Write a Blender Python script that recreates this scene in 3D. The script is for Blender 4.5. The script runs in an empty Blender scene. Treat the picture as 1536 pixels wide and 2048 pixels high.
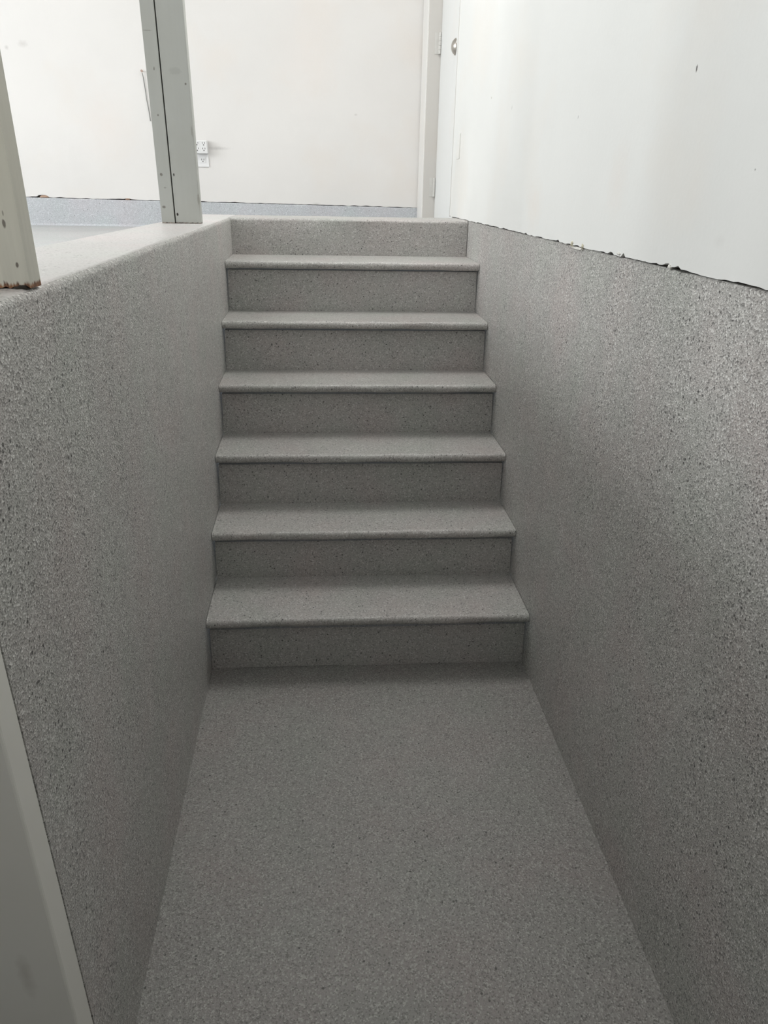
import bpy, bmesh, math, random
from mathutils import Vector, Matrix, noise

random.seed(7)
SC = bpy.context.scene
COL = SC.collection
LANDING, LOW = 1.2736, 1.144          # curb / ledge height, upper floor height

# ------------------------------------------------------------------ camera
cam_d = bpy.data.cameras.new('camera')
cam = bpy.data.objects.new('camera', cam_d)
COL.objects.link(cam)
R_ = Vector((0.99798765, -0.06126738, 0.01633872))
U_ = Vector((0.01051348, 0.41399118, 0.91022018))
F_ = Vector((0.06253089, 0.90821672, -0.41380222))
M = Matrix((R_, U_, -F_)).transposed().to_4x4()
M.translation = Vector((0.42279, 0.0, 1.39817))
cam.matrix_world = M
cam_d.sensor_fit = 'HORIZONTAL'
cam_d.sensor_width = 36.0
cam_d.lens = 36.0 * 1428.41 / 1536
cam_d.clip_start = 0.02
SC.camera = cam

# ------------------------------------------------------------------ light and exposure
SC.view_settings.view_transform = 'Standard'
SC.view_settings.look = 'None'
SC.view_settings.gamma = 1.0
SC.view_settings.use_curve_mapping = False
SC.view_settings.exposure = 0.0
wd = bpy.data.worlds.new('sky')
SC.world = wd
wd.use_nodes = True
wd.node_tree.nodes['Background'].inputs['Color'].default_value = (0.80, 0.90, 1.0, 1)
wd.node_tree.nodes['Background'].inputs['Strength'].default_value = 1.0


def area(name, loc, direction, sx, sy, power, col):
    d = bpy.data.lights.new(name, 'AREA')
    d.shape = 'RECTANGLE'
    d.size, d.size_y, d.energy, d.color = sx, sy, power, col
    o = bpy.data.objects.new(name, d)
    COL.objects.link(o)
    o.location = loc
    o.rotation_euler = Vector(direction).to_track_quat('-Z', 'Y').to_euler()
    return o


# daylight entering through the window of the left wall, then added fill lights without any fixture
area('window_daylight', (-3.55, 3.05, 2.45), (1, 0, -0.10), 1.5, 1.2, 66, (0.97, 0.99, 1.0))
area('near_left_fill', (-3.55, 0.10, 2.35), (1, 0.15, -0.10), 1.3, 1.1, 52, (0.97, 0.99, 1.0))  # added fill for the near right wall; no window here
area('upper_room_fill', (-1.6, 2.6, 3.50), (0, 0, -1), 1.2, 1.6, 12, (1.0, 0.985, 0.96))  # added ambient fill under the ceiling, no lamp modelled
area('stair_fill', (0.72, 3.10, 3.50), (0, 0, -1), 0.30, 0.8, 22, (1.0, 0.985, 0.96))  # added fill for treads and floor, set behind most riser faces
area('rear_fill', (0.30, -1.46, 2.95), (0, 1, 0.0), 0.9, 0.9, 4, (1.0, 0.985, 0.96))  # added fill from behind the viewer; that wall has no window

# ------------------------------------------------------------------ small helpers


def XL(y):
    return -0.02489 * (y - 2.5)


def XR(y):
    return 1.0 - 0.01802 * (y - 2.5)


def tag(o, label=None, cat=None, group=None, kind=None):
    if label: o['label'] = label
    if cat: o['category'] = cat
    if group: o['group'] = group
    if kind: o['kind'] = kind
    return o


def link(name, bm, mat, parent=None, smooth=False):
    bmesh.ops.recalc_face_normals(bm, faces=bm.faces[:])
    me = bpy.data.meshes.new(name)
    bm.to_mesh(me)
    bm.free()
    o = bpy.data.objects.new(name, me)
    COL.objects.link(o)
    for m in (mat if isinstance(mat, (list, tuple)) else [mat]):
        me.materials.append(m)
    if smooth:
        for p in me.polygons:
            p.use_smooth = True
    if parent:
        o.parent = parent
        o.matrix_parent_inverse = parent.matrix_world.inverted()
    return o


def empty(name, loc):
    o = bpy.data.objects.new(name, None)
    COL.objects.link(o)
    o.location = loc
    o.empty_display_size = 0.1
    bpy.context.view_layer.update()
    return o


def hexa(bm, bottom, top):
    """prism from 4 bottom and 4 top corners (same winding)"""
    b = [bm.verts.new(p) for p in bottom]
    t = [bm.verts.new(p) for p in top]
    bm.faces.new(b[::-1])
    bm.faces.new(t)
    n = len(b)
    for i in range(n):
        bm.faces.new((b[i], b[(i + 1) % n], t[(i + 1) % n], t[i]))


def box(bm, x0, x1, y0, y1, z0, z1):
    hexa(bm, [(x0, y0, z0), (x1, y0, z0), (x1, y1, z0), (x0, y1, z0)],
         [(x0, y0, z1), (x1, y0, z1), (x1, y1, z1), (x0, y1, z1)])


def bevel(o, w, seg=2, ang=30):
    m = o.modifiers.new('bevel', 'BEVEL')
    m.width, m.segments, m.limit_method, m.angle_limit = w, seg, 'ANGLE', math.radians(ang)
    return o


def shade(o, ang=35):
    for p in o.data.polygons:
        p.use_smooth = True
    m = o.modifiers.new('wn', 'WEIGHTED_NORMAL')
    return o


def extrude_profile(prof, xs, wob=0.0, seed=0.0, close=True):
    """profile list of (y, z), extruded along x; xs(y, t) gives x; t in 0..1; small waviness"""
    bm = bmesh.new()
    N = 40
    rings = []
    for i in range(N + 1):
        t = i / N
        ring = []
        for j, p in enumerate(prof):
            y, z = p[0], p[1]
            w = p[2] if len(p) > 2 else 0.0
            x = xs(y, t)
            n1 = noise.noise(Vector((x * 7 + seed, j * 0.15, seed * 1.7))) * wob * w
            n2 = noise.noise(Vector((x * 23 + seed, j * 0.3, seed + 9))) * wob * 0.5 * w
            ring.append(bm.verts.new((x, y + n1, z + n1 * 0.5 + n2)))
        rings.append(ring)
    n = len(prof)
    for i in range(N):
        for j in range(n if close else n - 1):
            k = (j + 1) % n
            bm.faces.new((rings[i][j], rings[i][k], rings[i + 1][k], rings[i + 1][j]))
    bm.faces.new(rings[0])
    bm.faces.new(rings[-1][::-1])
    return bm


# ------------------------------------------------------------------ materials


class NT:
    def __init__(self, name):
        self.m = bpy.data.materials.new(name)
        self.m.use_nodes = True
        self.t = self.m.node_tree
        self.b = self.t.nodes['Principled BSDF']

    def n(self, kind, **kw):
        nd = self.t.nodes.new(kind)
        for k, v in kw.items():
            if k.startswith('i_'):
                key = k[2:].replace('_', ' ')
                nd.inputs[key].default_value = v
            else:
                setattr(nd, k, v)
        return nd

    def l(self, a, b):
        self.t.links.new(a, b)

    def pos(self):
        return self.n('ShaderNodeNewGeometry').outputs['Position']

    def noise(self, scale, detail=2.0, vec=None, rough=0.5):
        nd = self.n('ShaderNodeTexNoise', i_Scale=scale, i_Detail=detail, i_Roughness=rough)
        self.l(vec or self.pos(), nd.inputs['Vector'])
        return nd.outputs['Fac']

    def ramp(self, fac, stops, interp='LINEAR'):
        r = self.n('ShaderNodeValToRGB')
        r.color_ramp.interpolation = interp
        e = r.color_ramp.elements
        while len(e) > 1:
            e.remove(e[-1])
        for i, (p, c) in enumerate(stops):
            el = e[0] if i == 0 else e.new(p)
            el.position = p
            el.color = (c, c, c, 1) if isinstance(c, (int, float)) else (*c, 1)
        self.l(fac, r.inputs['Fac'])
        return r.outputs['Color']

    def mix(self, fac, a, b, blend='MIX'):
        x = self.n('ShaderNodeMix', data_type='RGBA', blend_type=blend)
        for s, v in ((x.inputs[0], fac), (x.inputs[6], a), (x.inputs[7], b)):
            if isinstance(v, (int, float)):
                s.default_value = v
            elif isinstance(v, tuple):
                s.default_value = (*v, 1)
            else:
                self.l(v, s)
        return x.outputs[2]

    def math(self, op, a, b=0.0, c=0.0):
        x = self.n('ShaderNodeMath', operation=op)
        for s, v in zip(x.inputs, (a, b, c)):
            if isinstance(v, (int, float)):
                s.default_value = v
            else:
                self.l(v, s)
        return x.outputs[0]

    def blob(self, centre, radii, soft=0.5, wob=0.0, wscale=60):
        """1 inside an ellipsoid (world coordinates) falling to 0 at its rim"""
        p = self.pos()
        s = self.n('ShaderNodeVectorMath', operation='SUBTRACT')
        self.l(p, s.inputs[0])
        s.inputs[1].default_value = centre
        d = self.n('ShaderNodeVectorMath', operation='DIVIDE')
        self.l(s.outputs[0], d.inputs[0])
        d.inputs[1].default_value = radii
        ln = self.n('ShaderNodeVectorMath', operation='LENGTH')
        self.l(d.outputs[0], ln.inputs[0])
        v = ln.outputs['Value']
        if wob:
            v = self.math('ADD', v, self.math('MULTIPLY', self.math('SUBTRACT', self.noise(wscale, 3), 0.5), wob))
        mr = self.n('ShaderNodeMapRange', i_From_Min=1.0 - soft, i_From_Max=1.0, i_To_Min=1.0, i_To_Max=0.0)
        self.l(v, mr.inputs['Value'])
        return mr.outputs['Result']

    def bump(self, h, strength, dist):
        b = self.n('ShaderNodeBump', i_Strength=strength, i_Distance=dist)
        self.l(h, b.inputs['Height'])
        self.l(b.outputs['Normal'], self.b.inputs['Normal'])
        return b


def speckle(name, base, dark, light, amount=1.0, bump=1.0, rough=0.42, scale=345, grain=1.0, pits=1.0):
    """sprayed stone-flake coating: fine dark and pale grains over a grey ground"""
    k = NT(name)
    v = k.n('ShaderNodeTexVoronoi', i_Scale=scale, i_Randomness=1.0)
    k.l(k.pos(), v.inputs['Vector'])
    sep = k.n('ShaderNodeSeparateColor')
    k.l(v.outputs['Color'], sep.inputs[0])
    cellr = sep.outputs[0]
    v2 = k.n('ShaderNodeTexVoronoi', i_Scale=scale * 0.47, i_Randomness=1.0)
    k.l(k.pos(), v2.inputs['Vector'])
    sep2 = k.n('ShaderNodeSeparateColor')
    k.l(v2.outputs['Color'], sep2.inputs[0])
    small = k.math('LESS_THAN', v2.outputs['Distance'], 0.42)
    tint = k.ramp(k.noise(5.0, 3.0), [(0.30, tuple(c * f for c, f in zip(base, (0.97, 1.01, 0.985)))),
                                      (0.50, base),
                                      (0.70, tuple(c * f for c, f in zip(base, (1.04, 0.985, 0.99))))])
    # gentle unevenness of the sprayed coat
    tint = k.mix(1.0, tint, k.ramp(k.noise(2.2, 4.0), [(0.25, 0.93), (0.75, 1.07)]), 'MULTIPLY')
    dk = k.math('GREATER_THAN', cellr, 1 - 0.13 * amount)
    lt = k.math('LESS_THAN', cellr, 0.14 * amount)
    c = k.mix(k.math('MULTIPLY', dk, 0.50 * grain), tint, dark)
    c = k.mix(k.math('MULTIPLY', lt, 0.60 * grain), c, light)
    mid = k.math('GREATER_THAN', sep.outputs[1], 0.6)
    c = k.mix(k.math('MULTIPLY', mid, 0.13 * grain), c, dark)
    big = k.math('MULTIPLY', k.math('GREATER_THAN', sep2.outputs[0], 1 - 0.022 * pits), small)
    c = k.mix(k.math('MULTIPLY', big, 0.80), c, tuple(x * 0.5 for x in dark))
    k.l(c, k.b.inputs['Base Color'])
    k.b.inputs['Roughness'].default_value = rough
    k.b.inputs['Specular IOR Level'].default_value = 0.5
    h = k.math('ADD', k.math('MULTIPLY', v.outputs['Distance'], 1.0), k.math('MULTIPLY', k.noise(420, 2.0), 0.9))
    k.bump(h, 0.35 * bump, 0.0012)
    return k.m


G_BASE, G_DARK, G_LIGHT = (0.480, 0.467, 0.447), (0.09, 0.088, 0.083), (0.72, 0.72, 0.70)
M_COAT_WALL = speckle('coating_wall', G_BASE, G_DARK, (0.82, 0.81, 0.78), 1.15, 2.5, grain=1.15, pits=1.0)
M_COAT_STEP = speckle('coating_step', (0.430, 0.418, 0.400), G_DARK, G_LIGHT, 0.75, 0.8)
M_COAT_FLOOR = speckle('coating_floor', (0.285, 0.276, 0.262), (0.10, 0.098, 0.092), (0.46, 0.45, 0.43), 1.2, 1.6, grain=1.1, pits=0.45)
M_COAT_UP = speckle('coating_upper_floor', (0.47, 0.475, 0.475), (0.22, 0.22, 0.22), (0.70, 0.70, 0.70), 0.6, 0.3, 0.5)
M_COAT_GLARE = speckle('coating_ledge_glare', (0.58, 0.562, 0.55), (0.24, 0.23, 0.22), (0.74, 0.73, 0.72), 0.6, 0.25, 0.33)  # paler, smoother ledge top: grazing glare put into the colour
M_COAT_BASE = speckle('coating_skirting', (0.50, 0.515, 0.54), (0.30, 0.31, 0.33), (0.76, 0.77, 0.80), 0.8, 0.4, 0.6)


def plaster(name, base, blobs, rough=0.85, var=0.03):
    k = NT(name)
    lo = tuple(c * (1 - var) for c in base)
    hi = tuple(min(1, c * (1 + var)) for c in base)
    c = k.ramp(k.noise(1.6, 5.0), [(0.3, lo), (0.7, hi)])
    # warm worn blotches
    w = k.ramp(k.noise(2.7, 4.0), [(0.52, 0.0), (0.70, 0.45)])
    c = k.mix(w, c, tuple(b * f for b, f in zip(base, (1.0, 0.955, 0.915))))
    for (ctr, rad, colr, amt, soft) in blobs:
        f = k.math('MULTIPLY', k.blob(ctr, rad, soft, 0.7, 1.3 / max(min(rad), 0.002)), amt)
        c = k.mix(f, c, colr)
    k.l(c, k.b.inputs['Base Color'])
    k.b.inputs['Roughness'].default_value = rough
    k.b.inputs['Specular IOR Level'].default_value = 0.25
    k.bump(k.math('ADD', k.noise(90, 3.0), k.math('MULTIPLY', k.noise(9, 3.0), 2.0)), 0.12, 0.002)
    return k.m


RW = 0.99
MARK = (0.10, 0.09, 0.085)
M_WALL_R = plaster('white_paint_right_wall', (0.80, 0.805, 0.785), [
    ((XR(1.25), 1.34, 1.585), (0.03, 0.0035, 0.0065), MARK, 0.9, 0.5),
    ((XR(1.9), 1.93, 1.560), (0.03, 0.0022, 0.005), MARK, 0.6, 0.6),
    ((XR(2.6), 2.62, 1.640), (0.03, 0.004, 0.008), (0.45, 0.44, 0.42), 0.6, 0.6),
    ((XR(2.9), 2.95, 1.700), (0.03, 0.007, 0.005), (0.40, 0.38, 0.30), 0.6, 0.6),
    ((XR(1.1), 1.10, 1.43), (0.03, 0.002, 0.002), MARK, 0.6, 0.6),
    ((XR(2.3), 2.25, 1.36), (0.03, 0.10, 0.09), (0.80, 0.70, 0.62), 0.28, 0.9),
    ((XR(1.6), 1.62, 1.42), (0.03, 0.07, 0.09), (0.80, 0.72, 0.66), 0.25, 0.9),
    ((XR(1.3), 1.20, 1.70), (0.03, 0.004, 0.045), (0.42, 0.41, 0.40), 0.35, 0.8),
    ((XR(1.3), 1.16, 1.33), (0.03, 0.02, 0.012), (0.50, 0.48, 0.45), 0.12, 0.9),
])
M_WALL_B = plaster('white_paint_back_wall', (0.755, 0.738, 0.718), [
    ((-1.375, 5.0, 2.12), (0.035, 0.05, 0.022), (0.45, 0.42, 0.40), 0.35, 0.9),
    ((-1.47, 5.0, 2.10), (0.014, 0.05, 0.014), (0.40, 0.38, 0.36), 0.45, 0.9),
    ((-0.30, 5.0, 1.600), (0.09, 0.05, 0.012), (0.30, 0.29, 0.28), 0.30, 0.9),  # plug adapter's cast shadow, painted into the wall colour
    ((-1.404, 5.0, 1.300), (0.040, 0.05, 0.010), (0.33, 0.20, 0.13), 0.9, 0.4),
    ((-0.887, 5.0, 1.297), (0.026, 0.05, 0.010), (0.60, 0.42, 0.34), 0.8, 0.5),
    ((-0.95, 5.0, 1.70), (0.20, 0.05, 0.28), (0.80, 0.70, 0.64), 0.22, 1.0),
    ((0.25, 5.0, 2.10), (0.25, 0.05, 0.35), (0.80, 0.71, 0.66), 0.20, 1.0),
    ((0.30, 5.0, 1.292), (0.030, 0.05, 0.012), (0.45, 0.44, 0.42), 0.5, 0.9),
    ((0.55, 5.0, 1.80), (0.012, 0.05, 0.008), (0.50, 0.47, 0.44), 0.5, 0.9),
])
M_CEIL = plaster('white_ceiling_paint', (0.80, 0.80, 0.79), [])
M_TRIM = plaster('white_gloss_trim_paint', (0.80, 0.79, 0.765), [], 0.45, 0.02)
M_TRIM_SHADE = plaster('shaded_trim_paint', (0.58, 0.56, 0.53), [], 0.5, 0.02)  # darker than the white trim: shade on the jamb put into colour
M_DOOR = plaster('white_door_paint', (0.80, 0.81, 0.80), [], 0.4, 0.015)
M_LOWBOUNCE = plaster('low_bounce_wall_paint', (0.35, 0.34, 0.32), [])  # unseen wall darkened to cut light bouncing into the stairwell


def post_paint(name, base, chips, rot=None, grain=0.5):
    k = NT(name)
    mp = k.n('ShaderNodeMapping')
    k.l(k.pos(), mp.inputs['Vector'])
    mp.inputs['Scale'].default_value = (60, 60, 3.0)
    g = k.noise(1.0, 4.0, mp.outputs['Vector'], 0.6)
    c = k.ramp(g, [(0.35, tuple(b * (1 - 0.10 * grain) for b in base)), (0.62, base)])
    c = k.mix(k.ramp(k.noise(4, 4.0), [(0.45, 0.0), (0.72, 0.35)]), c, tuple(b * f for b, f in zip(base, (0.90, 0.88, 0.84))))
    streak = k.ramp(g, [(0.24, 1.0), (0.30, 0.0)])
    c = k.mix(k.math('MULTIPLY', streak, 0.5 * grain), c, (0.16, 0.14, 0.11))
    for (ctr, rad, colr, amt) in chips:
        c = k.mix(k.math('MULTIPLY', k.blob(ctr, rad, 0.4, 0.6, 200), amt), c, colr)
    if rot:
        z0, amt = rot
        p = k.n('ShaderNodeSeparateXYZ')
        k.l(k.pos(), p.inputs[0])
        mp2 = k.n('ShaderNodeMapping')
        k.l(k.pos(), mp2.inputs['Vector'])
        mp2.inputs['Scale'].default_value = (150, 60, 22)
        nn = k.noise(1.0, 4.0, mp2.outputs['Vector'], 0.65)
        hgt = k.math('ADD', k.math('SUBTRACT', p.outputs['Z'], LANDING), k.math('MULTIPLY', k.math('SUBTRACT', nn, 0.5), 0.055 * amt))
        f = k.ramp(hgt, [(0.0, 1.0), (z0, 1.0), (z0 * 1.5 + 0.0005, 0.0)])
        wood = k.ramp(nn, [(0.38, (0.035, 0.022, 0.014)), (0.50, (0.26, 0.115, 0.055)), (0.66, (0.45, 0.30, 0.14))])
        c = k.mix(f, c, wood)
    k.l(c, k.b.inputs['Base Color'])
    k.b.inputs['Roughness'].default_value = 0.6
    k.bump(g, 0.25 * grain, 0.002)
    return k.m


PY = 2.69
POSTC = (0.50, 0.51, 0.48)
CHIP = (0.13, 0.11, 0.09)
M_POST1 = post_paint('grey_white_post_paint', POSTC, [
    ((-0.161, PY, 1.425), (0.006, 0.02, 0.0055), CHIP, 0.7),
    ((-0.153, PY, 1.385), (0.005, 0.02, 0.003), CHIP, 0.4),
    ((-0.163, PY, 1.325), (0.007, 0.02, 0.005), CHIP, 0.7),
    ((-0.120, PY, 1.302), (0.004, 0.02, 0.006), (0.02, 0.015, 0.01), 1.0),
    ((-0.120, PY, 1.425), (0.003, 0.02, 0.006), (0.02, 0.015, 0.01), 0.9),
    ((-0.152, PY, 1.600), (0.0035, 0.02, 0.0035), CHIP, 0.7),
    ((-0.150, PY, 1.730), (0.003, 0.02, 0.006), CHIP, 0.6),
    ((-0.055, PY, 1.690), (0.004, 0.02, 0.004), CHIP, 0.8),
    ((-0.085, PY, 1.725), (0.022, 0.02, 0.012), (0.33, 0.33, 0.31), 0.30),
    ((-0.045, PY, 1.350), (0.005, 0.02, 0.022), (0.24, 0.22, 0.18), 0.5),
    ((-0.048, PY, 1.555), (0.003, 0.02, 0.02), (0.27, 0.26, 0.22), 0.5),
    ((-0.160, PY, 1.832), (0.018, 0.02, 0.0015), (0.25, 0.23, 0.21), 0.6),
], (0.0012, 0.16), 0.25)
PY2 = 0.967
M_POST2 = post_paint('weathered_post_paint', (0.62, 0.605, 0.53), [
    ((0.0240, PY2, 1.302), (0.0022, 0.02, 0.0040), CHIP, 0.95),
    ((0.0175, PY2, 1.350), (0.0024, 0.02, 0.0060), CHIP, 0.9),
    ((0.0185, PY2, 1.362), (0.0012, 0.02, 0.0040), (0.2, 0.18, 0.15), 0.7),
    ((0.0020, PY2, 1.452), (0.0018, 0.02, 0.0030), CHIP, 0.8),
], (0.0045, 0.50), 1.0)


def plain(name, colr, rough=0.6, metal=0.0, var=0.08, scale=40):
    k = NT(name)
    c = k.ramp(k.noise(scale, 3.0), [(0.3, tuple(x * (1 - var) for x in colr)), (0.7, colr)])
    k.l(c, k.b.inputs['Base Color'])
    k.b.inputs['Roughness'].default_value = rough
    k.b.inputs['Metallic'].default_value = metal
    return k.m


M_DARK = plain('dark_gap_timber', (0.030, 0.024, 0.018), 0.95)
M_SUB = plain('bare_concrete', (0.20, 0.20, 0.19), 0.9)
M_PLASTIC = plain('white_plastic', (0.80, 0.80, 0.80), 0.35, 0, 0.01)
M_SLOT = plain('dark_slot', (0.05, 0.045, 0.04), 0.7)
M_STEEL = plain('brushed_nickel', (0.50, 0.47, 0.43), 0.30, 1.0)
M_HINGE = plain('painted_hinge', (0.62, 0.61, 0.58), 0.4, 0.0)
M_WIRE = plain('grey_wire', (0.22, 0.22, 0.21), 0.5)
M_CHIPM = plain('plaster_crumb', (0.74, 0.73, 0.68), 0.9, 0, 0.25, 150)
M_CHIPY = plain('yellowed_plaster_crumb', (0.62, 0.58, 0.44), 0.9, 0, 0.3, 150)
k = NT('jamb_paint')
c = k.ramp(k.noise(3.0, 4.0), [(0.3, (0.77, 0.755, 0.70)), (0.7, (0.82, 0.82, 0.77))])
c = k.mix(k.math('MULTIPLY', k.blob((-0.005, 0.645, 0.42), (0.012, 0.05, 0.05), 0.9, 0.8, 60), 0.35), c, (0.38, 0.35, 0.30))
c = k.mix(k.math('MULTIPLY', k.blob((-0.020, 0.645, 0.70), (0.002, 0.05, 0.02), 0.9, 0.8, 60), 0.45), c, (0.30, 0.28, 0.25))
k.l(c, k.b.inputs['Base Color'])
k.b.inputs['Roughness'].default_value = 0.5
M_BOARD = k.m

# ------------------------------------------------------------------ structure: lower level
YF = -1.5
bm = bmesh.new()
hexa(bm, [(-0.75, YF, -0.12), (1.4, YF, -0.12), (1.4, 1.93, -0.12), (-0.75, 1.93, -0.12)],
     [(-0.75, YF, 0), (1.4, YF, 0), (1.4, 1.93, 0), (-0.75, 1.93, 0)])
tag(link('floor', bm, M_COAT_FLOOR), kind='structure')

RY = [1.8842, 2.1217, 2.3352, 2.5562, 2.7667, 2.9948, 3.2601]
TZ = [0.1945, 0.3733, 0.5612, 0.7482, 0.9360, 1.1281, LANDING]

# left stairwell wall: coated upstand, its top is the ledge the posts stand on
LW = 0.205
prof = []
for i in range(7):                                   # rounded top inner edge
    a = math.radians(90 * i / 6)
    prof.append((0.012 - 0.012 * math.sin(a), 0.012 - 0.012 * math.cos(a)))   # inset from face, drop from top
bm = bmesh.new()
N = 70
rings = []
Y0, Y1 = 0.688, 3.5455
for i in range(N + 1):
    y = Y0 + (Y1 - Y0) * i / N
    n1 = noise.noise(Vector((y * 5, 0, 3))) * 0.0030 + noise.noise(Vector((y * 17, 4, 3))) * 0.0016
    ring = [bm.verts.new((XL(y), y, -0.02))]
    for j, (ins, drop) in enumerate(reversed(prof)):
        pass
    for a_i in range(7):
        a = math.radians(90 * a_i / 6)
        r = 0.013 + n1 * 1.5
        ring.append(bm.verts.new((XL(y) - r * (1 - math.cos(a)), y, LANDING - r * (1 - math.sin(a)) + n1 * (0.3 if a_i > 2 else 0.0))))
    ring.append(bm.verts.new((XL(y) - 0.05, y, LANDING)))
    ring.append(bm.verts.new((-LW + 0.01, y, LANDING)))
    ring.append(bm.verts.new((-LW, y, LANDING - 0.01)))
    ring.append(bm.verts.new((-LW, y, -0.02)))
    rings.append(ring)
n = len(rings[0])
for i in range(N):
    for j in range(n):
        bm.faces.new((rings[i][j], rings[i][(j + 1) % n], rings[i + 1][(j + 1) % n], rings[i + 1][j]))
bm.faces.new(rings[0]); bm.faces.new(rings[-1][::-1])
o = link('wall_left', bm, [M_COAT_WALL, M_COAT_GLARE], smooth=True)
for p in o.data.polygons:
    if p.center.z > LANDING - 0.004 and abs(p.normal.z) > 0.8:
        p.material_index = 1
o.modifiers.new('es', 'EDGE_SPLIT').split_angle = math.radians(40)
tag(o, kind='structure')


def jag(y, seed=0.0):
    return (noise.noise(Vector((y * 9, seed, 1.3))) * 0.0035 + noise.noise(Vector((y * 31, seed, 7.1))) * 0.0030
            + noise.noise(Vector((y * 90, seed, 2.2))) * 0.0016)


# right wall, coated lower part
bm = bmesh.new()
N = 160
Y0, Y1 = YF, 3.545
rings = []
for i in range(N + 1):
    y = Y0 + (Y1 - Y0) * i / N
    zt = LANDING - 0.0005 + min(0, jag(y, 5.0)) * 0.6
    rings.append([bm.verts.new(p) for p in ((XR(y), y, -0.02), (XR(y), y, zt - 0.003), (XR(y) + 0.003, y, zt), (XR(y) + 0.16, y, zt), (XR(y) + 0.16, y, -0.02))])
for i in range(N):
    for j in range(5):
        bm.faces.new((rings[i][j], rings[i][(j + 1) % 5], rings[i + 1][(j + 1) % 5], rings[i + 1][j]))
bm.faces.new(rings[0]); bm.faces.new(rings[-1][::-1])
tag(link('wall_right', bm, M_COAT_WALL), kind='structure')


def gapw(y):
    g = 0.0022 + jag(y, 11.0) * 0.75
    return max(0.0004, g)


# right wall, painted plasterboard above: bottom edge broken and uneven
DOOR_Y0, DOOR_Y1 = 3.741, 4.70
LEAFX = 1.02
CE = 3.62
bm = bmesh.new()
N = 420
rings = []
for i in range(N + 1):
    y = YF + (DOOR_Y0 - YF) * i / N
    zb = LANDING + gapw(y)
    for (cy, w, h) in ((2.31, 0.012, 0.006), (1.985, 0.010, 0.007), (1.80, 0.006, 0.010), (1.60, 0.014, 0.007), (1.53, 0.006, 0.012),
                       (1.325, 0.012, 0.009), (1.285, 0.008, 0.006), (2.60, 0.012, 0.006)):
        d = abs(y - cy) / w
        if d < 1: zb += h * (1 - d)
    x = XR(y) - 0.0025
    rings.append([bm.verts.new(p) for p in ((x, y, zb), (x, y, CE), (x + 0.013, y, CE), (x + 0.013, y, zb))])
for i in range(N):
    for j in range(4):
        bm.faces.new((rings[i][j], rings[i][(j + 1) % 4], rings[i + 1][(j + 1) % 4], rings[i + 1][j]))
bm.faces.new(rings[0]); bm.faces.new(rings[-1][::-1])
tag(link('wall_right_upper', bm, M_WALL_R), kind='structure')
# dark timber behind the crack, and the wall core behind the plasterboard
bm = bmesh.new()
hexa(bm, [(XR(YF) + 0.012, YF, LANDING - 0.0005), (XR(YF) + 0.16, YF, LANDING - 0.0005), (XR(3.7) + 0.16, 3.70, LANDING - 0.0005), (XR(3.7) + 0.012, 3.70, LANDING - 0.0005)],
     [(XR(YF) + 0.012, YF, CE), (XR(YF) + 0.16, YF, CE), (XR(3.7) + 0.16, 3.70, CE), (XR(3.7) + 0.012, 3.70, CE)])
tag(link('wall_right_core', bm, M_DARK), kind='structure')
# wall above the door and the strip between the door and the back wall
bm = bmesh.new()
x0, x1 = XR(DOOR_Y0) - 0.0025, XR(DOOR_Y1) - 0.0025
HEAD = 3.12
hexa(bm, [(x0, DOOR_Y0, HEAD), (x0 + 0.16, DOOR_Y0, HEAD), (x1 + 0.16, DOOR_Y1, HEAD), (x1, DOOR_Y1, HEAD)],
     [(x0, DOOR_Y0, CE), (x0 + 0.16, DOOR_Y0, CE), (x1 + 0.16, DOOR_Y1, CE), (x1, DOOR_Y1, CE)])
tag(link('wall_right_over_door', bm, M_WALL_R), kind='structure')

# wall behind the viewer closes the shell
bm = bmesh.new()
box(bm, -3.7, 1.4, YF - 0.12, YF, LANDING, CE)
lowf = bmesh.new()
box(lowf, -3.7, 1.4, YF - 0.12, YF, -0.12, LANDING)
tag(link('wall_front_lower', lowf, M_LOWBOUNCE), kind='structure')
tag(link('wall_front', bm, M_CEIL), kind='structure')
bm = bmesh.new()
box(bm, -0.30, -0.18, YF, 0.60, -0.12, LANDING)
tag(link('wall_left_lower', bm, M_COAT_WALL), kind='structure')

# ------------------------------------------------------------------ structure: upper room
bm = bmesh.new()
box(bm, -3.6, -0.30, YF, 0.60, LOW - 0.12, LOW)
box(bm, -3.6, -LW, 0.60, 5.15, LOW - 0.12, LOW)
box(bm, -LW, 1.25, 3.545, 5.15, LOW - 0.12, LOW)
tag(link('floor_upper', bm, M_COAT_UP), kind='structure')
bm = bmesh.new()
box(bm, -3.7, 1.3, YF - 0.12, 5.15, CE, CE + 0.1)
tag(link('ceiling', bm, M_CEIL), kind='structure')
# back wall: painted board with a ragged foot over the coated skirting
bm = bmesh.new()
N = 420


def backfoot(x):
    base = 1.305 + (x + 1.5) * (-0.0105)
    g = 0.0035 + noise.noise(Vector((x * 6, 2, 1))) * 0.004 + noise.noise(Vector((x * 25, 2, 1))) * 0.003
    return base, max(0.0012, g)


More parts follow.
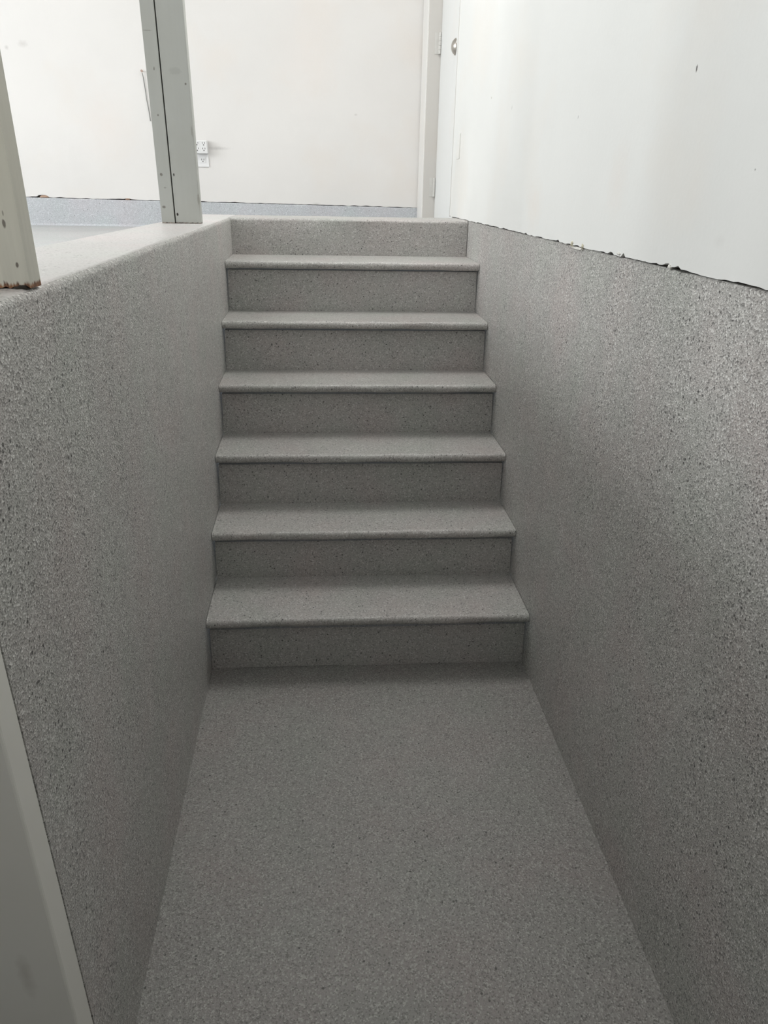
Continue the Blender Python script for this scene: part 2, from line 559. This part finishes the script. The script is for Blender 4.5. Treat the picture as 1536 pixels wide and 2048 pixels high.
rings = []
for i in range(N + 1):
    x = -3.6 + (1.0 + 3.6) * i / N
    b, g = backfoot(x)
    zb = b + g
    for (cx, w, h) in ((-1.404, 0.034, 0.013), (-1.455, 0.03, 0.004), (-0.887, 0.02, 0.005)):
        d = abs(x - cx) / w
        if d < 1: zb += h * math.sqrt(1 - d * d)
    rings.append([bm.verts.new(p) for p in ((x, 5.0, zb), (x, 5.0, CE), (x, 5.013, CE), (x, 5.013, zb))])
for i in range(N):
    for j in range(4):
        bm.faces.new((rings[i][j], rings[i][(j + 1) % 4], rings[i + 1][(j + 1) % 4], rings[i + 1][j]))
bm.faces.new(rings[0]); bm.faces.new(rings[-1][::-1])
tag(link('wall_back', bm, M_WALL_B), kind='structure')
bm = bmesh.new()
box(bm, -3.6, 1.1, 5.016, 5.15, LOW - 0.12, CE)
tag(link('wall_back_core', bm, M_DARK), kind='structure')
bm = bmesh.new()
N = 120
rings = []
for i in range(N + 1):
    x = -3.6 + (XR(5.0) - 0.001 + 3.6) * i / N
    b, g = backfoot(x)
    rings.append([bm.verts.new(p) for p in ((x, 5.014, b), (x, 5.000, b), (x, 4.996, b - 0.004), (x, 4.996, LOW + 0.012), (x, 4.988, LOW + 0.002), (x, 4.98, LOW - 0.001), (x, 5.014, LOW - 0.001))])
n = len(rings[0])
for i in range(N):
    for j in range(n):
        bm.faces.new((rings[i][j], rings[i][(j + 1) % n], rings[i + 1][(j + 1) % n], rings[i + 1][j]))
bm.faces.new(rings[0]); bm.faces.new(rings[-1][::-1])
tag(link('baseboard_back', bm, M_COAT_BASE), kind='structure')
# brown bare gypsum where the paper has burst at the foot of the back wall
M_GYP = plain('torn_brown_board_core', (0.50, 0.34, 0.25), 0.95, 0, 0.3, 120)
for cx, sx, sz in ((-1.398, 0.028, 0.012), (-0.887, 0.016, 0.007)):
    bm = bmesh.new()
    bmesh.ops.create_icosphere(bm, subdivisions=3, radius=1.0)
    for v in bm.verts:
        f = 1 + 0.18 * noise.noise(v.co * 2.3 + Vector((cx, 0, 0)))
        v.co = Vector((cx + v.co.x * sx * f, 5.006 + v.co.y * 0.010 * f, backfoot(cx)[0] + 0.003 + max(-0.1, v.co.z) * sz * f))
    o = link('plaster_chip', bm, M_GYP, smooth=True)
    tag(o, 'large brown torn chip at the foot of the back wall near the left edge' if cx < -1 else
        'small pinkish torn chip at the foot of the back wall, left of the double post', 'chip')

# left wall of the upper room with its window
WY0, WY1, WZ0, WZ1 = 2.25, 3.85, 1.80, 3.10
bm = bmesh.new()
for b in ((YF, WY0, LOW - 0.12, CE), (WY1, 5.15, LOW - 0.12, CE), (WY0, WY1, LOW - 0.12, WZ0), (WY0, WY1, WZ1, CE)):
    box(bm, -3.72, -3.6, b[0], b[1], b[2], b[3])
tag(link('wall_left_upper', bm, M_CEIL), kind='structure')
bm = bmesh.new()
for b in ((WY0, WY0 + 0.05, WZ0, WZ1), (WY1 - 0.05, WY1, WZ0, WZ1), (WY0 + 0.05, WY1 - 0.05, WZ0, WZ0 + 0.05), (WY0 + 0.05, WY1 - 0.05, WZ1 - 0.05, WZ1)):
    box(bm, -3.70, -3.62, b[0], b[1], b[2], b[3])
tag(link('window_1', bm, M_TRIM), kind='structure')

# ------------------------------------------------------------------ door in the right wall
door = empty('door_1', (LEAFX, DOOR_Y1, LOW))
tag(door, kind='structure')
xa = XR(DOOR_Y1)
bm = bmesh.new()
# far jamb (its face looks back toward the stairs), head and near jamb
box(bm, xa - 0.012, LEAFX + 0.10, DOOR_Y1, DOOR_Y1 + 0.035, LOW, HEAD)
box(bm, xa - 0.002, LEAFX + 0.10, DOOR_Y0 + 0.02, DOOR_Y1 + 0.035, HEAD - 0.03, HEAD)
box(bm, XR(DOOR_Y0) + 0.012, LEAFX + 0.10, DOOR_Y0 + 0.002, DOOR_Y0 + 0.030, LOW, HEAD - 0.03)
bevel(link('door_frame', bm, M_TRIM_SHADE, door), 0.002)
bm = bmesh.new()
hexa(bm, [(xa - 0.018, DOOR_Y1 + 0.004, LOW), (xa + 0.08, DOOR_Y1 + 0.036, LOW), (XR(5.0) + 0.08, 4.999, LOW), (XR(5.0) - 0.010, 4.990, LOW)],
     [(xa - 0.018, DOOR_Y1 + 0.004, CE), (xa + 0.08, DOOR_Y1 + 0.036, CE), (XR(5.0) + 0.08, 4.999, CE), (XR(5.0) - 0.010, 4.990, CE)])
bevel(link('casing', bm, M_TRIM, door), 0.004)
bm = bmesh.new()
box(bm, LEAFX, LEAFX + 0.04, DOOR_Y0 + 0.034, DOOR_Y1 - 0.003, LOW + 0.008, HEAD - 0.034)
leaf = bevel(link('door_leaf', bm, M_DOOR, door), 0.003)
bm = bmesh.new()
xw = XR(DOOR_Y0) - 0.0025
box(bm, xw - 0.0012, xw + 0.004, DOOR_Y0 - 0.001, DOOR_Y0 + 0.004, LANDING, HEAD)
link('gap_shade_line', bm, M_TRIM_SHADE, door)  # grey strip added to draw the shaded gap at the wall end
# knob: shallow nickel pull with rose
KY, KZ = 4.125, 2.035
bm = bmesh.new()
prof = [(0.0, 0.0365), (0.004, 0.0365), (0.006, 0.034), (0.012, 0.029), (0.018, 0.021), (0.0215, 0.011), (0.0225, 0.0)]
S = 40
rings = []
for (d, r) in prof[:-1]:
    rings.append([bm.verts.new((LEAFX - d, KY + r * math.cos(2 * math.pi * i / S), KZ + r * math.sin(2 * math.pi * i / S))) for i in range(S)])
for a, b in zip(rings, rings[1:]):
    for i in range(S):
        bm.faces.new((a[i], a[(i + 1) % S], b[(i + 1) % S], b[i]))
cv = bm.verts.new((LEAFX - 0.0225, KY, KZ))
for i in range(S):
    bm.faces.new((rings[-1][i], rings[-1][(i + 1) % S], cv))
bm.faces.new(rings[0][::-1])
kn = link('door_knob', bm, M_STEEL, leaf, smooth=True)
kn['label'] = 'round nickel door knob'
# hinges: knuckle barrel plus leaf plate
for hz in (1.352, 2.085):
    bm = bmesh.new()
    S = 14
    for seg in range(5):
        z0, z1 = hz + seg * 0.0205, hz + seg * 0.0205 + 0.0195
        lo = [bm.verts.new((LEAFX - 0.008 + 0.0075 * math.cos(2 * math.pi * i / S), DOOR_Y1 - 0.010 + 0.0075 * math.sin(2 * math.pi * i / S), z0)) for i in range(S)]
        hi = [bm.verts.new((v.co.x, v.co.y, z1)) for v in lo]
        for i in range(S):
            bm.faces.new((lo[i], lo[(i + 1) % S], hi[(i + 1) % S], hi[i]))
        bm.faces.new(lo[::-1]); bm.faces.new(hi)
    box(bm, LEAFX - 0.036, LEAFX - 0.004, DOOR_Y1 - 0.003, DOOR_Y1 + 0.001, hz, hz + 0.102)
    link('hinge', bm, M_HINGE, door)
# threshold side trim beside the door, faint blank strip plate on the wall
bm = bmesh.new()
xp = XR(3.6) - 0.0025
hexa(bm, [(xp - 0.003, 3.552, 1.520), (xp + 0.002, 3.552, 1.520), (xp + 0.002, 3.622, 1.520), (xp - 0.003, 3.622, 1.520)],
     [(xp - 0.003, 3.545, 1.622), (xp + 0.002, 3.545, 1.622), (xp + 0.002, 3.615, 1.622), (xp - 0.003, 3.615, 1.622)])
o = bevel(link('blank_wall_plate', bm, M_WALL_R), 0.0015)
tag(o, 'small painted-over blank plate on the right white wall just beside the door', 'wall plate')

# ------------------------------------------------------------------ staircase
stairs = empty('staircase', (0.5, RY[0], 0))
tag(stairs, 'straight flight of grey speckled steps with rounded nosings between coated walls', 'staircase')
OV, TH = 0.0304, 0.0285
for k_ in range(7):
    zb = 0.0 if k_ == 0 else TZ[k_ - 1]
    zt = TZ[k_] - (TH if k_ < 6 else 0)
    y = RY[k_]
    g = 0.0028
    bm = bmesh.new()
    if k_ < 6:
        N = 30
        lo, hi = [], []
        xl0, xr0 = XL(y), XR(y)
        for i in range(N + 1):
            t = i / N
            dz = 0.0
            if k_ == 0:      # foot of the first riser does not quite meet the floor
                dz = 0.0025 if 0.08 < t < 0.42 else (0.002 if 0.62 < t < 0.78 else 0.0)
            wl = 0.0032 + 0.0018 * noise.noise(Vector((k_, 3, 1)))
            wr = 0.0028 + 0.0018 * noise.noise(Vector((k_, 9, 4)))
            xb = xl0 + 0.0008 + (xr0 - xl0 - 0.0016) * t
            xt = xl0 + wl * 1.5 + (xr0 - xl0 - wl * 1.5 - wr * 1.5) * t
            zz = zb - 0.001 + dz * (1.2 if dz else 0)
            xk = -0.0012 * t
            lo.append([bm.verts.new((xb, y, zz)), bm.verts.new((xb + xk, y + 0.05, zz))])
            ztg = zt - 0.0040 - OV * 0.80 * (1.40 - TZ[k_]) / (RY[k_] - OV) - 0.0008 * noise.noise(Vector((t * 6, k_, 2)))  # riser cut short per step; added slot imitates the nosing's shadow
            hi.append([bm.verts.new((xt, y, ztg)), bm.verts.new((xt + xk, y + 0.05, ztg))])
        for i in range(N):
            bm.faces.new((lo[i][0], lo[i + 1][0], hi[i + 1][0], hi[i][0]))
            bm.faces.new((lo[i][1], lo[i + 1][1], hi[i + 1][1], hi[i][1]))
            bm.faces.new((lo[i][0], lo[i + 1][0], lo[i + 1][1], lo[i][1]))
            bm.faces.new((hi[i][0], hi[i + 1][0], hi[i + 1][1], hi[i][1]))
        bm.faces.new((lo[0][0], lo[0][1], hi[0][1], hi[0][0]))
        bm.faces.new((lo[-1][0], lo[-1][1], hi[-1][1], hi[-1][0]))
        link('riser', bm, M_COAT_STEP, stairs)
    else:
        bm.free()
        # top riser runs into the rounded edge of the curb at the head of the flight
        pf = [(y, zb - 0.001, 0.3), (y, LANDING - 0.06, 0.3)]
        for i in range(7):
            a = math.radians(90 * i / 6)
            r = 0.013
            pf.append((y + r * (1 - math.cos(a)), LANDING - r * (1 - math.sin(a)) - 0.0004, 1.0))
        pf += [(y + 0.05, LANDING - 0.0004, 0.4), (3.545, LANDING - 0.0004, 0.3), (3.545, zb - 0.001, 0)]
        bm = extrude_profile(pf, lambda yy, t: XL(y) - 0.012 + (XR(yy) - XL(y) + 0.010) * t, 0.004, 31.0)
        o = link('landing_curb', bm, M_COAT_STEP, stairs, smooth=True)
        o.modifiers.new('es', 'EDGE_SPLIT').split_angle = math.radians(50)
for k_ in range(6):
    y0, y1, z = RY[k_] - OV, RY[k_ + 1], TZ[k_]
    r = TH / 2
    pf = [(y1 + 0.002, z, 0), (y1 - 0.05, z, 0.2), (y0 + 0.05, z, 0.5), (y0 + 0.03, z, 0.8)]
    for i in range(11):
        a = math.radians(90 + 180 * i / 10)
        pf.append((y0 + r * 0.9 + r * 0.9 * math.cos(a), z - r + r * math.sin(a), 1.0))
    pf += [(y0 + 0.028, z - TH, 0.5), (y0 + 0.045, z - TH, 0.0), (y1 + 0.002, z - TH, 0)]
    gl, gr = 0.0012 + 0.001 * random.random(), 0.0014 + 0.0012 * random.random()
    bm = extrude_profile(pf, lambda yy, t: XL(yy) + gl + (XR(yy) - XL(yy) - gl - gr) * t, 0.0030, 3.0 + 5.7 * k_)
    o = link('tread', bm, M_COAT_STEP, stairs, smooth=True)
    o.modifiers.new('es', 'EDGE_SPLIT').split_angle = math.radians(50)

# ------------------------------------------------------------------ posts on the ledge


def jagged_board(name, x0, x1, y0, y1, z1, mat, parent, amp=0.003, seed=0.0, dip=None):
    """upright board whose foot is slightly broken along the front"""
    bm = bmesh.new()
    N = 28
    lo, hi = [], []
    for i in range(N + 1):
        x = x0 + (x1 - x0) * i / N
        zf = LANDING + max(0.0, (0.2 + noise.noise(Vector((x * 120, seed, 3)))) * amp)
        if dip:
            d = abs(x - dip[0]) / dip[1]
            if d < 1: zf += dip[2] * (1 - d)
        lo.append([bm.verts.new((x, y0, zf)), bm.verts.new((x, y1, LANDING))])
        hi.append([bm.verts.new((x, y0, z1)), bm.verts.new((x, y1, z1))])
    for i in range(N):
        for q in ((lo[i][0], lo[i + 1][0], hi[i + 1][0], hi[i][0]), (lo[i][1], lo[i + 1][1], hi[i + 1][1], hi[i][1]),
                  (lo[i][0], lo[i + 1][0], lo[i + 1][1], lo[i][1]), (hi[i][0], hi[i + 1][0], hi[i + 1][1], hi[i][1])):
            bm.faces.new(q)
    bm.faces.new((lo[0][0], lo[0][1], hi[0][1], hi[0][0]))
    bm.faces.new((lo[-1][0], lo[-1][1], hi[-1][1], hi[-1][0]))
    return link(name, bm, mat, parent)


post = empty('wooden_post', (-0.108, PY + 0.019, LANDING))
tag(post, 'chipped grey-white double-board post on the ledge nearest the top of the stairs', 'post')
jagged_board('narrow_board', -0.1745, -0.1318, PY, PY + 0.038, CE, M_POST1, post, 0.0025, 1.0)
b2 = jagged_board('wide_board', -0.1282, -0.0425, PY + 0.001, PY + 0.038, CE, M_POST1, post, 0.003, 4.0)
bevel(b2, 0.004, 3)
# packing strip deep in the joint
bm = bmesh.new()
box(bm, -0.1318, -0.1282, PY + 0.018, PY + 0.036, LANDING, CE)
link('joint_filler', bm, M_DARK, post)

post2 = empty('wooden_post', (-0.03, PY2 + 0.018, LANDING))
tag(post2, 'weathered white post with a rotted brown foot, on the ledge at the left edge', 'post')
o = jagged_board('post_board', -0.105, 0.0355, PY2, PY2 + 0.036, CE, M_POST2, post2, 0.0035, 8.0, (0.024, 0.014, 0.004))
# dark rotted pocket under the broken front corner
bm = bmesh.new()
bmesh.ops.create_icosphere(bm, subdivisions=3, radius=1.0)
for v in bm.verts:
    f = 1 + 0.35 * noise.noise(v.co * 2.0)
    v.co = Vector((0.024 + v.co.x * 0.011 * f, PY2 + 0.004 + v.co.y * 0.008 * f, LANDING + 0.0005 + max(-0.2, v.co.z) * 0.0045 * f))
link('rotted_corner', bm, M_DARK, post2, smooth=True)

# door jamb close to the viewer at lower left
bm = bmesh.new()
box(bm, -0.075, 0.045, 0.645, 0.687, 0.0, CE)
jb = bevel(link('door_jamb', bm, M_BOARD), 0.003)
tag(jb, 'smooth off-white upright door jamb at the near end of the left stairwell wall', 'door jamb')

# ------------------------------------------------------------------ outlet, adapter, wire on the back wall
outlet = empty('wall_outlet', (-0.395, 5.0, 1.555))
tag(outlet, 'white power outlet low on the back wall, right of the double post', 'power outlet')
OX, OZ = -0.398, 1.553
bm = bmesh.new()
box(bm, OX - 0.036, OX + 0.036, 4.994, 5.0, OZ - 0.058, OZ + 0.058)
plate = bevel(link('cover_plate', bm, M_PLASTIC, outlet), 0.002)


def receptacle(bm_body, bm_slot, x, z, y):
    box(bm_body, x - 0.017, x + 0.017, y - 0.003, y + 0.001, z - 0.014, z + 0.014)
    box(bm_slot, x - 0.0085, x - 0.0055, y - 0.0036, y - 0.0028, z - 0.001, z + 0.008)
    box(bm_slot, x + 0.0055, x + 0.0085, y - 0.0036, y - 0.0028, z - 0.001, z + 0.008)
    box(bm_slot, x - 0.003, x + 0.003, y - 0.0036, y - 0.0028, z - 0.010, z - 0.005)


bb, bs = bmesh.new(), bmesh.new()
receptacle(bb, bs, OX, OZ - 0.020, 4.994)
link('receptacle', bb, M_PLASTIC, outlet)
link('slots', bs, M_SLOT, outlet)
adp = empty('plug_adapter', (OX, 4.994, OZ + 0.055))
tag(adp, 'white multi-socket plug adapter plugged into the top of the wall outlet', 'plug adapter')
bm = bmesh.new()
box(bm, OX - 0.046, OX + 0.040, 4.955, 4.9935, OZ + 0.016, OZ + 0.088)
bevel(link('body', bm, M_PLASTIC, adp), 0.005, 3)
for sx_, sz_ in ((-0.022, 0.040), (0.018, 0.040), (-0.022, 0.070), (0.018, 0.070)):
    bb, bs = bmesh.new(), bmesh.new()
    receptacle(bb, bs, OX + sx_, OZ + sz_, 4.956)
    sk = link('socket', bb, M_PLASTIC, adp)
    link('slots', bs, M_SLOT, sk)


def tube(bm, pts, r, S=8):
    rings = []
    for i, p in enumerate(pts):
        p = Vector(p)
        d = (Vector(pts[min(i + 1, len(pts) - 1)]) - Vector(pts[max(i - 1, 0)])).normalized()
        a = d.orthogonal().normalized()
        b = d.cross(a)
        rings.append([bm.verts.new(p + (a * math.cos(2 * math.pi * j / S) + b * math.sin(2 * math.pi * j / S)) * r) for j in range(S)])
    for q, w in zip(rings, rings[1:]):
        for j in range(S):
            bm.faces.new((q[j], q[(j + 1) % S], w[(j + 1) % S], w[j]))
    bm.faces.new(rings[0][::-1]); bm.faces.new(rings[-1])


wire = empty('hanging_wire', (-0.709, 4.995, 1.99))
tag(wire, 'thin grey wire hanging from a nail on the back wall beside the double post', 'wire')
bm = bmesh.new()
tube(bm, [(-0.710, 4.985, 1.990), (-0.709, 4.992, 1.975), (-0.706, 4.995, 1.93), (-0.702, 4.995, 1.85), (-0.696, 4.996, 1.79), (-0.693, 4.995, 1.74)], 0.0022)
link('strand', bm, M_WIRE, wire, smooth=True)
bm = bmesh.new()
tube(bm, [(-0.711, 5.001, 2.000), (-0.711, 4.982, 1.999)], 0.004)
tube(bm, [(-0.711, 4.982, 1.999), (-0.711, 4.979, 1.999)], 0.007)
link('nail', bm, plain('rusty_nail', (0.45, 0.33, 0.28), 0.6), wire)

# ------------------------------------------------------------------ crumbs of plaster along the right-hand crack
for idx, (y, z, sy, sz, m, lab) in enumerate((
        (1.865, 0.005, 0.0075, 0.0065, M_CHIPY, 'yellowed plaster crumb on the right-wall crack, the one farther up the stairs'),
        (1.785, 0.004, 0.007, 0.0055, M_CHIPY, 'yellowed plaster crumb on the right-wall crack, just nearer than the larger one'),
        (1.830, -0.004, 0.045, 0.0035, M_CHIPM, 'long white smear of plaster below the two yellowed crumbs on the right wall'),
        (1.315, 0.003, 0.007, 0.004, M_CHIPM, 'white plaster flake hanging at the right-wall crack nearest the viewer'),
        (1.555, 0.006, 0.009, 0.0035, M_CHIPM, 'white plaster flake on the right-wall crack between the smear and the nearest flake'))):
    bm = bmesh.new()
    bmesh.ops.create_icosphere(bm, subdivisions=3, radius=1.0)
    for v in bm.verts:
        f = 1 + 0.55 * noise.noise(v.co * 1.8 + Vector((idx * 5.0, 0, 0)))
        v.co = Vector((XR(y) - 0.0015 + v.co.x * 0.0035 * f, y + v.co.y * sy * f, LANDING + z + v.co.z * sz * f))
    tag(link('plaster_crumb', bm, m, smooth=True), lab, 'plaster crumb')
